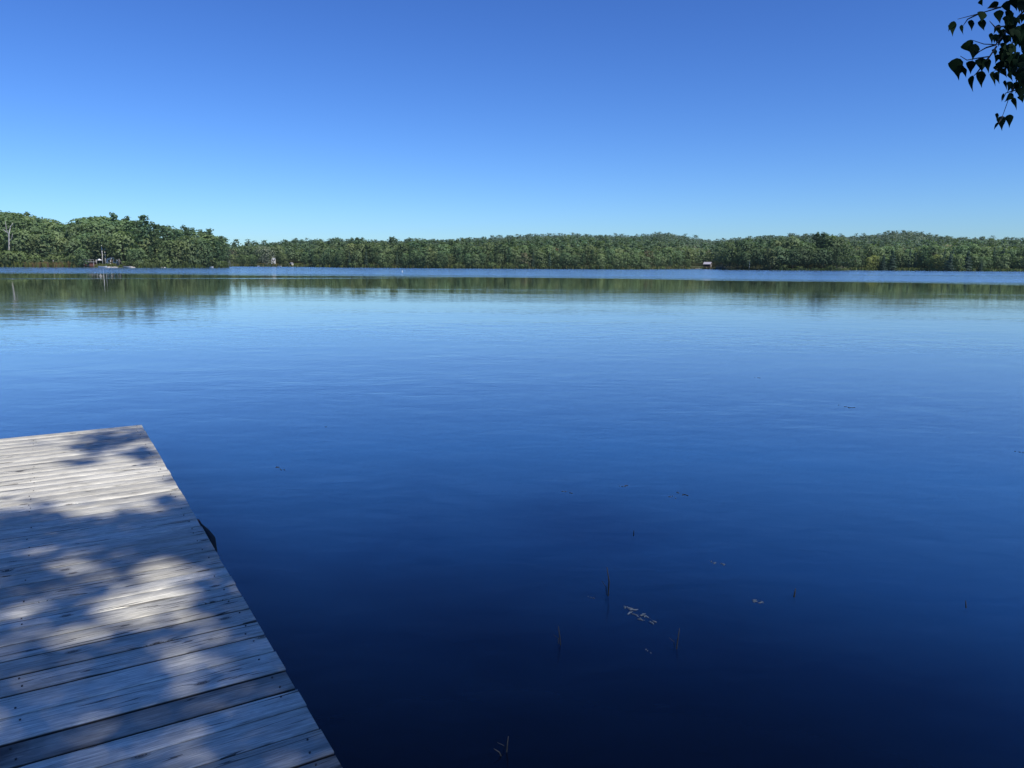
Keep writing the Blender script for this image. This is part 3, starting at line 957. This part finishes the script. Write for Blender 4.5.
# garden things on the lawn by 290-303
x, y = shore_xy(291.5, sd(291) + 3)
sh = gable_house('shed', 291.5, sd(291) + 4, .6, 2.2, 2.2, 1.9, .8, R(-30), 'tiny white shed at the edge of the lawn on the far shore', 'shed', M_WHITE, M_ROOF, 0, .15)
x, y = shore_xy(301.2, sd(301) + 16)
kk = empty('kayak', (x, y, float(terrain(301.2, sd(301) + 16)) + .1), R(10)); tag(kk, 'orange kayak lying on the lawn by the far shore', 'kayak')
kv, kf = [], []
for i in range(9):
    t = i / 8; xx = (t - .5) * 3.6; rr = .42 * math.sin(math.pi * (.04 + .92 * t)) ** .7
    for j in range(8):
        kv.append((xx, rr * math.cos(j * math.pi / 4), .3 + rr * .7 * math.sin(j * math.pi / 4)))
for i in range(8):
    for j in range(8): kf.append((i * 8 + j, i * 8 + (j + 1) % 8, (i + 1) * 8 + (j + 1) % 8, (i + 1) * 8 + j))
MB().poly(kv, kf, True).build('hull', M_ORANGE, kk)
MB().tube([(.35 * math.cos(a) * 1.3, .2 * math.sin(a), .62) for a in np.linspace(0, 6.28, 9)], .05, 5).build('cockpit_rim', M_RUBBER, kk)

# shore stones
def stone(u, dd, s, lb, grp):
    bm = bmesh.new(); bmesh.ops.create_icosphere(bm, subdivisions=2, radius=1)
    k0 = random.uniform(0, 99)
    for v in bm.verts:
        v.co *= 1 + .28 * mnoise.noise(v.co * 1.3 + Vector((k0, 0, 0)))
        v.co.x *= s * 1.5; v.co.y *= s; v.co.z *= s * .65
    me = bpy.data.meshes.new('stone'); bm.to_mesh(me); bm.free()
    o = link('stone', me, M_ROCK); x, y = shore_xy(u, sd(u) + dd)
    o.location = (x, y, max(0, float(terrain(u, sd(u) + dd))) + .1 * s); o.rotation_euler = (0, 0, random.uniform(0, 6))
    tag(o, lb, 'stone', grp)


for u in (105.5, 107.2, 109, 110.6, 112.7, 114.1, 116): stone(u, random.uniform(-.5, 1), random.uniform(.45, .75), 'pale stone at the waterline between the white boat and the tent', 'stones below the cottage')
for u in (129.5, 131.4, 134): stone(u, .2, random.uniform(.5, .8), 'pale stone at the waterline right of the pale boat', 'stones right of the pale boat')
for u in (162, 165): stone(u, .6, random.uniform(.8, 1.1), 'brownish stone under the notch in the headland trees', 'stones under the notch')

# buoy
bp_ = ground(402.3, 272.4)
bo = empty('buoy', (bp_.x, bp_.y, 0)); tag(bo, 'small white buoy floating far out on the lake', 'buoy')
bm = bmesh.new(); bmesh.ops.create_uvsphere(bm, u_segments=12, v_segments=8, radius=.17)
me = bpy.data.meshes.new('float'); bm.to_mesh(me); bm.free(); fo = link('float', me, M_OFFW, bo); fo.location = (0, 0, .12)
MB().tube([(0, 0, .3), (0, 0, .52)], .05, 6).build('handle', M_WHITE, bo)

# ---------------------------------------------------------------- the dock
DZ = .32
P1, P2 = ground(141.6, 424.6, DZ), ground(343, 768, DZ)
ey = (P1 - P2); ey.z = 0; ey.normalize()
ex = Vector((ey.y, -ey.x, 0))
dock = empty('dock', (P1.x, P1.y, 0), math.atan2(ex.y, ex.x))
tag(dock, 'weathered grey plank dock reaching out from the near shore at lower left', 'dock')
WID = 2.45
gaps_y = [0]
yy = 0.0
planks = []
marks = [0, -.142, -.28, -.42, -.562, -.70, -.84, -.98, -1.12, -1.262, -1.40, -1.542, -1.68, -1.82, -1.962, -2.10, -2.24, -2.382, -2.52, -2.66, -2.80, -2.94, -3.08, -3.22, -3.36, -3.498,
         -3.65, -3.774, -3.91, -4.038, -4.160, -4.300, -4.441, -4.58, -4.722, -4.877, -5.038, -5.179, -5.308, -5.458, -5.603]
while marks[-1] > -9.4: marks.append(marks[-1] - .142)
DARK = {36: 1.0, 39: .35, 40: .9, 26: .35, 24: .45, 23: .3, 38: .15, 31: .25}


def make_deck():
    V, Fq, A = [], [], []
    r2 = random.Random(5)
    for i, (a, b_) in enumerate(zip(marks, marks[1:])):
        g0 = r2.choice([.005, .007, .008, .010]) if i not in (32, 33, 34, 36, 37, 40) else .014
        y0, y1 = a - g0, b_ + r2.choice([.001, .002, .003])
        endr = r2.uniform(-.003, .003)
        dz = r2.uniform(-.001, .001); tilt = r2.uniform(-.0008, .0008); skw = r2.uniform(-.0025, .0025)
        tone, off = r2.uniform(.15, 1), r2.random()
        dk = DARK.get(i, 0)
        prof = [(y1, -.034), (y1, -.006), (y1 + .001, -.0015), (y1 + .003, 0), ((y0 + y1) / 2, -.0008), (y0 - .003, 0), (y0 - .001, -.0015), (y0, -.006), (y0, -.034)]
        ns = 26
        base = len(V)
        for s_ in range(ns):
            xx = endr - (WID + endr) * s_ / (ns - 1)
            wv = .0016 * mnoise.noise((xx * 1.3, i * 7.7, 0)); wz = .001 * mnoise.noise((xx * .8, i * 3.1, 5))
            for q, (py, pz) in enumerate(prof):
                skew = math.tan(R(2.6)) * max(0, 1 + (py / 4.5))     # far boards lie slightly askew
                e = wv + skw * xx
                V.append((xx, py + e - xx * -skew * 1.0, DZ + pz + dz + wz + tilt * (q - 4) / 4))
                A.append((tone, off, dk))
        m = len(prof)
        for s_ in range(ns - 1):
            for q in range(m - 1):
                a0 = base + s_ * m + q
                Fq.append((a0, a0 + 1, a0 + m + 1, a0 + m))
            a0 = base + s_ * m
            Fq.append((a0 + m - 1, a0, a0 + m, a0 + 2 * m - 1))
        for a0 in (base, base + (ns - 1) * m):
            Fq += [(a0, a0 + 1, a0 + 7, a0 + 8), (a0 + 1, a0 + 2, a0 + 6, a0 + 7), (a0 + 2, a0 + 3, a0 + 5, a0 + 6)]
            Fq.append((a0 + 3, a0 + 4, a0 + 5, a0 + 5)) if False else None
    me = np_mesh('deck', V, Fq)
    at_ = me.attributes.new('plank', 'FLOAT_COLOR', 'POINT')
    d = np.ones((len(V), 4), np.float32); d[:, :3] = np.array(A)
    at_.data.foreach_set('color', d.ravel())
    o = link('deck', me, M_WOOD, dock)
    o['label'] = 'grey sun-bleached deck planks'
    # screw heads
    s = MB()
    for i, (a, b_) in enumerate(zip(marks, marks[1:])):
        for xx in (-.055, -.84, -1.63, -2.4):
            for fy in (.25, .75):
                if r2.random() < .5: continue
                yy = a + (b_ - a) * fy + r2.uniform(-.008, .008); x_ = xx + r2.uniform(-.012, .012)
                skew = math.tan(R(2.6)) * max(0, 1 + (yy / 4.5))
                s.tube([(x_, yy + x_ * skew, DZ - .004), (x_, yy + x_ * skew, DZ + .0035)], .0034, 7)
    sm = s.build('screw_heads', M_SCREW, dock); sm['kind'] = 'stuff'


make_deck()
for px in (-.05, -.84, -1.63, -2.40):
    MB().box((px, marks[-1] / 2 + .02, DZ - .036 - .075), (.045, -marks[-1] - .12, .15)).build('joist', M_DARKWOOD, dock)
MB().box((-WID / 2, -.09, DZ - .036 - .077), (WID - .06, .04, .146)).build('end_board', M_DARKWOOD, dock)
for py in (-.5, -3.3, -6.2, -8.6):
    for px in (-.13, -2.32):
        MB().tube([(px, py, -2.2), (px, py, DZ - .05)], .055, 10).build('post', M_DARKWOOD, dock)
# rubber bumper strip hanging on the right side of the dock
inv = dock.matrix_basis.inverted()
dock_rz = math.atan2(ex.y, ex.x)
DM = Matrix.Translation((P1.x, P1.y, 0)) @ Matrix.Rotation(dock_rz, 4, 'Z')
DMI = DM.inverted()
bu = empty('dock_bumper', DM @ Vector((0, -3.2, 0)), dock_rz)
tag(bu, 'black curved rubber bumper on the right side of the dock', 'bumper')
pr = []
for t in np.linspace(0, 1, 15):
    y_ = .15 - .40 * t
    bulge = .056 * math.sin(math.pi * t ** 1.5) ** .8 if 0 < t < 1 else 0
    pr.append((y_, bulge))
vs, fs = [], []
for (y_, bl) in pr:
    for (kx, z_) in ((0, .30), (.55, .30), (.9, .27), (1, .2), (.9, .1), (.5, .05), (0, .05)):
        vs.append((.008 + bl * kx, y_, z_))
for i in range(len(pr) - 1):
    for j in range(7): fs.append((i * 7 + j, i * 7 + (j + 1) % 7, (i + 1) * 7 + (j + 1) % 7, (i + 1) * 7 + j))
MB().poly(vs, fs, True).build('rubber_strip', M_RUBBER, bu)
MB().box((.010, .13, .285), (.014, .05, .045)).build('bracket', M_RUST, bu, .004)
MB().tube([(.016, .13, .285), (.023, .13, .285)], .009, 8).build('bolt', M_RUST, bu)

# ---------------------------------------------------------------- the near birch: trunk, unseen dapple crown, hanging branch
BX = Vector((5.0, -1.0, .15))
birch = empty('birch_tree', BX)
tag(birch, 'birch whose leafy branch hangs into the upper right corner', 'birch tree')
b = MB()
trunk = [(0, 0, -.3), (.05, .05, 1.6), (-.15, .05, 3.4), (-.3, .1, 5.0), (-.5, .1, 6.6), (-.8, .1, 8.0), (-1.0, .1, 9.2)]
b.tube(trunk, [.19, .16, .145, .125, .10, .065, .03], 12)
lr = random.Random(3)
LIMBS = []
for i in range(16):
    t = lr.uniform(.42, .95) * 6; k0 = int(t); f = t - k0
    p0 = Vector(trunk[k0]).lerp(Vector(trunk[min(6, k0 + 1)]), f)
    a = lr.uniform(0, 6.28); L = lr.uniform(2.0, 4.2)
    p1 = p0 + Vector((math.cos(a) * L * .5 - .5, math.sin(a) * L * .5, .5)); p2 = p0 + Vector((math.cos(a) * L - .9, math.sin(a) * L, lr.uniform(.2, 1.4)))
    LIMBS.append([p0, p1, p2])


# crown: unseen leaves kept or dropped so their shadow makes the wanted dock dapples
def g(u, v, cu, cv, ru, rv): return math.exp(-(((u - cu) / ru) ** 2 + ((v - cv) / rv) ** 2) ** 1.5)


LIGHT = [(160, 572, 36, 13, .95), (148, 596, 44, 18, 1), (170, 615, 34, 11, .85), (112, 604, 34, 10, .7), (78, 634, 30, 9, .9), (188, 660, 30, 13, .6), (219, 633, 26, 10, .65), (140, 612, 40, 14, .9),
         (80, 563, 40, 8, .6), (20, 606, 26, 16, .45), (180, 738, 20, 10, .42), (110, 508, 55, 9, .8), (185, 493, 12, 10, .7), (10, 512, 16, 10, .5), (75, 585, 26, 8, .45), (128, 556, 22, 5, .5), (10, 560, 14, 22, .3), (215, 760, 18, 8, .25)]
SHADE = [(118, 439, 40, 5.5, .95), (95, 449, 32, 5, .8), (138, 453, 30, 5, .95), (80, 461, 22, 4, .7), (152, 462, 18, 4, .7), (150, 431, 25, 4, .8), (175, 480, 8, 4, .8), (40, 495, 30, 5, .5), (35, 442, 18, 3, .4), (120, 428, 28, 3, .6)]


def lit(u, v):
    """share of sun wanted on the deck at photo point (u, v)"""
    q_ = Vector((u / 30, v / 15, 0))
    u += 12 * mnoise.noise(q_) + 7 * mnoise.noise(q_ * 2.3 + Vector((7, 0, 3)))
    v += 6 * mnoise.noise(q_ + Vector((0, 11, 5))) + 3 * mnoise.noise(q_ * 2.3 + Vector((1, 4, 9)))
    if v < 503 + .06 * (90 - u):
        base = 1.0
        for c in SHADE: base = min(base, 1 - c[4] * g(u, v, *c[:4]) * 1.25)
        return max(0, base)
    base = .20 if 545 < v < 645 and u < 215 else .04
    for c in LIGHT: base = max(base, c[4] * min(1, g(u, v, *c[:4]) * 1.35))
    return min(1, base)


def proj(p):
    q = CRI @ (p - E0)
    if q.z > -.2: return None
    return 512 + F * q.x / -q.z, 384 - F * q.y / -q.z


def clear(p):
    sp = p - S * ((p.z - DZ) / S.z); uv = proj(sp); loc = DMI @ sp
    return not (uv and -2.7 < loc.x < .2 and loc.y < .3 and uv[1] < 900)


for pts in LIMBS:                       # limbs that leave the lit boards alone
    if all(clear(BX + pts[0].lerp(pts[1], t)) and clear(BX + pts[1].lerp(pts[2], t)) for t in (.2, .5, .8, 1)):
        b.tube(pts, [.05, .034, .01], 6)
b.build('trunk', M_BIRCH, birch)


def make_crown():
    r3 = random.Random(21)
    C = Vector((2.9, -.9, 9.0)); RA = Vector((5.4, 5.4, 3.6))
    V, Fq = [], []
    kept = 0
    BC = at(924 + 450 / 5.49, 250 / 5.49, 3.35)
    def leaf(p, s):
        n = Vector((r3.gauss(0, .5), r3.gauss(0, .5), 1)).normalized()
        a = n.cross(Vector((r3.gauss(0, 1), r3.gauss(0, 1), r3.gauss(0, 1)))).normalized(); c = n.cross(a)
        k0 = len(V)
        V.extend([p - a * s, p - a * s * .3 + c * s * .55, p + a * s, p - a * s * .3 - c * s * .55])
        Fq.append((k0, k0 + 1, k0 + 2, k0 + 3))
    for i in range(9500):
        d = Vector((r3.gauss(0, 1), r3.gauss(0, 1), r3.gauss(0, 1))).normalized()
        q = r3.random() ** .42
        cc = C + Vector((d.x * RA.x, d.y * RA.y, d.z * RA.z)) * q
        for j in range(7):
            p = cc + Vector((r3.gauss(0, .16), r3.gauss(0, .16), r3.gauss(0, .14)))
            if p.z < 4.6: continue
            sp = p - S * ((p.z - DZ) / S.z)
            uv = proj(sp)
            loc = DMI @ sp
            keep = .8
            if uv and -2.6 < loc.x < .15 and loc.y < .3 and uv[1] < 900:
                l = lit(*uv)
                keep = (1 - l) ** 1.6
                if uv[1] < 502: keep *= .7
            elif uv and sp.y > 1.4: keep = .015 if loc.x > .45 or loc.y > .3 else .2  # crown thinned to keep its shadow off the open water
            ob = p - BC; tb = ob.dot(S)
            if 1.0 < tb and (ob - S * tb).length < .5: keep = max(keep, .3)      # extra leaves kept to shade the hanging branch
            if r3.random() < keep:
                leaf(p, r3.uniform(.045, .085)); kept += 1
    me = np_mesh('crown', [tuple(v - BX) for v in V], Fq)
    link('crown', me, M_LEAF, birch)
    print('crown leaves', kept)


make_crown()


def zp(x, y, depth=3.35): return at(924 + x / 5.49, y / 5.49, depth)


def make_branch():
    r4 = random.Random(9)
    tw = MB()
    lim = [Vector((3.9, -.5, 5.2)), Vector((3.9, 1.0, 4.6)), Vector((3.5, 2.3, 3.9)), zp(760, -60, 3.45), zp(549, 60, 3.4)]
    tw.tube(lim, [.03, .024, .017, .011, .007], 7)
    T = [[(549, -30), (420, 40), (300, 75), (185, 105)], [(300, 75), (240, 105), (215, 140)], [(549, 60), (470, 140), (395, 245), (330, 242), (262, 220)], [(395, 245), (340, 262), (305, 282), (270, 315)],
         [(398, 255), (360, 310), (300, 318), (235, 330), (200, 308)], [(640, 60), (600, 220), (540, 380), (480, 500), (430, 640)], [(549, 180), (470, 250), (400, 245)], [(549, 390), (440, 350), (380, 395)], [(600, 480), (520, 490), (450, 510), (432, 550)],
         [(430, 640), (405, 685)], [(470, 140), (390, 150), (360, 115)], [(420, 40), (350, 45)], [(360, 310), (290, 400), (270, 420)]]
    for t in T:
        tw.tube([zp(x, y, 3.35 + .05 * math.sin(x * .03)) for x, y in t], [.0042 - .003 * i / (len(t) - 1) for i in range(len(t))], 5)
    br = tw.build('hanging_branch', M_TWIG, birch)
    br.location = -BX
    V, Fq = [], []
    fwd = -(CR @ Vector((0, 0, 1)))
    def leaf(x0, y0, x1, y1, w_, dj=.1, yaw=None):
        dep = 3.35 + r4.uniform(-dj, dj)
        a, c = zp(x0, y0, dep), zp(x1, y1, dep + r4.uniform(-.02, .02))
        L = (c - a); ln = L.length; L.normalize()
        side = L.cross(fwd).normalized(); nrm = side.cross(L)
        ww = w_ / 5.49 / F * dep
        fold = r4.uniform(.15, .5) * ww
        pts = [(0, 0), (.05, .24), (.16, .45), (.28, .47), (.44, .36), (.60, .215), (.80, .07), (1, 0)]
        k0 = len(V)
        bend = r4.uniform(-.12, .12) * ln
        for (t, hw) in pts:
            mid = a + L * ln * t + nrm * bend * math.sin(t * 3.1)
            ser = 1 + .10 * math.sin(t * 40)
            V.extend([mid - side * ww * hw * ser + nrm * fold * hw, mid, mid + side * ww * hw * ser + nrm * fold * hw * r4.uniform(.6, 1.2)])
        for i in range(len(pts) - 1):
            q = k0 + i * 3
            Fq.append((q, q + 1, q + 4, q + 3)); Fq.append((q + 1, q + 2, q + 5, q + 4))
    LV = [(165, 115, 158, 202, 46), (148, 135, 132, 175, 26), (207, 135, 216, 192, 24), (262, 108, 262, 172, 42), (325, 62, 314, 124, 62), (325, 104, 332, 170, 52), (312, -4, 322, 34, 42), (410, 12, 345, 46, 40), (415, 54, 418, 132, 64),
          (452, 6, 470, 84, 62), (505, -20, 510, 62, 72), (545, -20, 545, 50, 50), (240, 222, 270, 300, 84), (285, 240, 266, 334, 74), (180, 318, 192, 444, 94), (213, 358, 190, 415, 52), (222, 370, 232, 428, 34),
          (264, 332, 256, 408, 62), (325, 318, 318, 396, 82), (350, 320, 356, 404, 50), (320, 388, 318, 484, 60), (265, 414, 270, 508, 38), (376, 392, 392, 476, 36),
          (490, 535, 508, 608, 34), (490, 515, 440, 562, 40), (440, 512, 428, 562, 16), (430, 636, 428, 720, 58), (472, 628, 468, 704, 52), (404, 620, 398, 664, 24), (408, 672, 384, 716, 16), (445, 440, 455, 498, 24), (540, 520, 540, 566, 50), (370, 180, 372, 250, 30), (400, 190, 395, 240, 40)]
    for l in LV: leaf(*l, dj=.06)
    DN = [(455, 150, 55), (510, 130, 60), (520, 200, 60), (470, 215, 55), (430, 190, 40), (430, 320, 48), (470, 300, 50), (520, 290, 55), (450, 390, 55), (510, 370, 60), (505, 440, 50), (535, 500, 35), (480, 120, 35), (540, 20, 40), (580, 200, 80), (580, 380, 80), (600, 60, 70)]
    for (cx, cy, rr) in DN:
        for j in range(max(4, int(rr * rr / 330))):
            x0 = cx + r4.uniform(-1, 1) * rr; y0 = cy + r4.uniform(-1, 1) * rr * .8 - 30
            ln = r4.uniform(42, 74)
            leaf(x0, y0, x0 + r4.uniform(-24, 24), y0 + ln, ln * r4.uniform(.5, .95), .18)
    me = np_mesh('foliage', [tuple(v) for v in V], Fq, smooth=False)
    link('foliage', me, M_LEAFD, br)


make_branch()

# ---------------------------------------------------------------- reeds and floating bits on the near water
def reed(u, vb, hpx, lean, r_, label, mat=M_REED, curve=.0):
    p = ground(u, vb); r_ *= .72
    dep = -(CRI @ (p - E0)).z
    h = hpx / F * dep * 1.0 / math.cos(pitch)
    o = empty('reed', (p.x, p.y, 0)); tag(o, label, 'reed')
    MB().tube([(-lean * h * .3, 0, -.3), (0, 0, 0), (lean * h * .45 + curve * h, 0, h * .5), (lean * h, 0, h)], [r_, r_, r_ * .85, r_ * .35], 6).build('stalk', mat, o)
    if hpx > 12:
        MB().tube([(.0, .012, -.2), (-.01, .012, h * .28), (-.035, .01, h * .5)], [r_ * .6, r_ * .5, r_ * .2], 5).build('side_leaf', mat, o)


reed(608, 596, 30, -.06, .006, 'tallest dark reed stalk, standing by the floating weed patch', M_REED, .05)
reed(794, 597, 9, .12, .006, 'short dark reed stalk far right of the tallest reed')
reed(676.5, 649, 22, .10, .004, 'thin dark reed right of and nearer than the tallest reed')
reed(560.5, 645, 20, -.12, .004, 'thin dark reed left of and nearer than the tallest reed')
reed(966, 608, 8, -.15, .005, 'short reed stub near the right edge of the water')
reed(633.6, 536, 6, .02, .005, 'tiny reed tip behind the tallest reed')
reed(506.5, 752, 17, .10, .004, 'pale grass blade in the water at the bottom of the view', M_STRAW)
reed(501, 756, 8, -.9, .003, 'bent pale grass blade at the bottom of the view', M_STRAW, .2)


def weed(u, v, wpx, n, label, dark=False, seed=1):
    r5 = random.Random(seed)
    p = ground(u, v)
    dep = -(CRI @ (p - E0)).z
    W = wpx / F * dep
    o = empty('floating_weed', (p.x, p.y, 0)); tag(o, label, 'water weed')
    b = MB()
    mt = M_LOGW if dark else M_WEED
    for i in range(n):
        t = (i + .5) / n - .5
        x0, y0 = t * W + r5.gauss(0, .06) * W, -t * W * .9 + r5.gauss(0, .22) * W
        a = r5.gauss(-.7, .8); L = W * r5.uniform(.2, .5)
        pts = []
        for k in range(6):
            pts.append((x0, y0, .0005 + r5.uniform(0, .002)))
            a += r5.uniform(-.8, .8); x0 += math.cos(a) * L / 5; y0 += math.sin(a) * L / 5
        rr = .0022 + .00012 * wpx
        b.tube(pts, [rr * .5, rr, rr, rr, rr * .7, rr * .3], 5)
    b.build('stems', mt, o)
    vs, fs = [], []
    for i in range(n):
        t = (i + .5) / n - .5
        x0, y0 = t * W + r5.gauss(0, .08) * W, -t * W * .9 + r5.gauss(0, .25) * W
        s_ = W * r5.uniform(.012, .035); a = r5.uniform(0, 3)
        k0 = len(vs)
        for q in range(6):
            vs.append((x0 + math.cos(a + q * 1.047) * s_ * (1 if q % 3 else 1.7), y0 + math.sin(a + q * 1.047) * s_ * .7, .003 + .001 * (q % 2)))
        fs.append([k0 + q for q in range(6)])
    MB().poly(vs, fs).build('leaf_bits', mt, o)


weed(637, 615, 24, 12, 'pale patch of floating weed right of the tallest reed', False, 1)
weed(756, 601.5, 11, 6, 'small pale ring of floating weed right of the weed patch', False, 2)
weed(718, 564, 11, 5, 'small pale floating weed behind the pale weed ring', False, 3)
weed(682, 494, 11, 6, 'dark floating weed tuft farther out than the reeds', True, 4)
weed(672, 497, 8, 4, 'faint pale weed touching the dark floating tuft', False, 5)
weed(623, 486, 9, 5, 'faint floating weed left of the dark tuft', False, 6)
weed(568, 492.5, 10, 4, 'faint ripple-like weed strand farthest left of the dark tuft', False, 7)
weed(846, 407, 10, 5, 'dark floating debris on the right of the open water', True, 8)
weed(757, 378, 5, 3, 'tiny dark speck of debris far out, left of the dark floating debris', True, 9)
weed(326, 427, 3.2, 3, 'tiny dark speck of debris on the water right of the dock corner', True, 10)
weed(280, 468.5, 13, 4, 'thin dark floating twig right of the dock', True, 11)
weed(1019, 452, 7, 3, 'thin dark twig afloat at the right edge', True, 12)
weed(590.5, 598, 6, 3, 'tiny faint weed bit left of the tallest reed', False, 13)
weed(648, 651, 6, 3, 'tiny pale weed bit left of the thin nearer reed', False, 14)
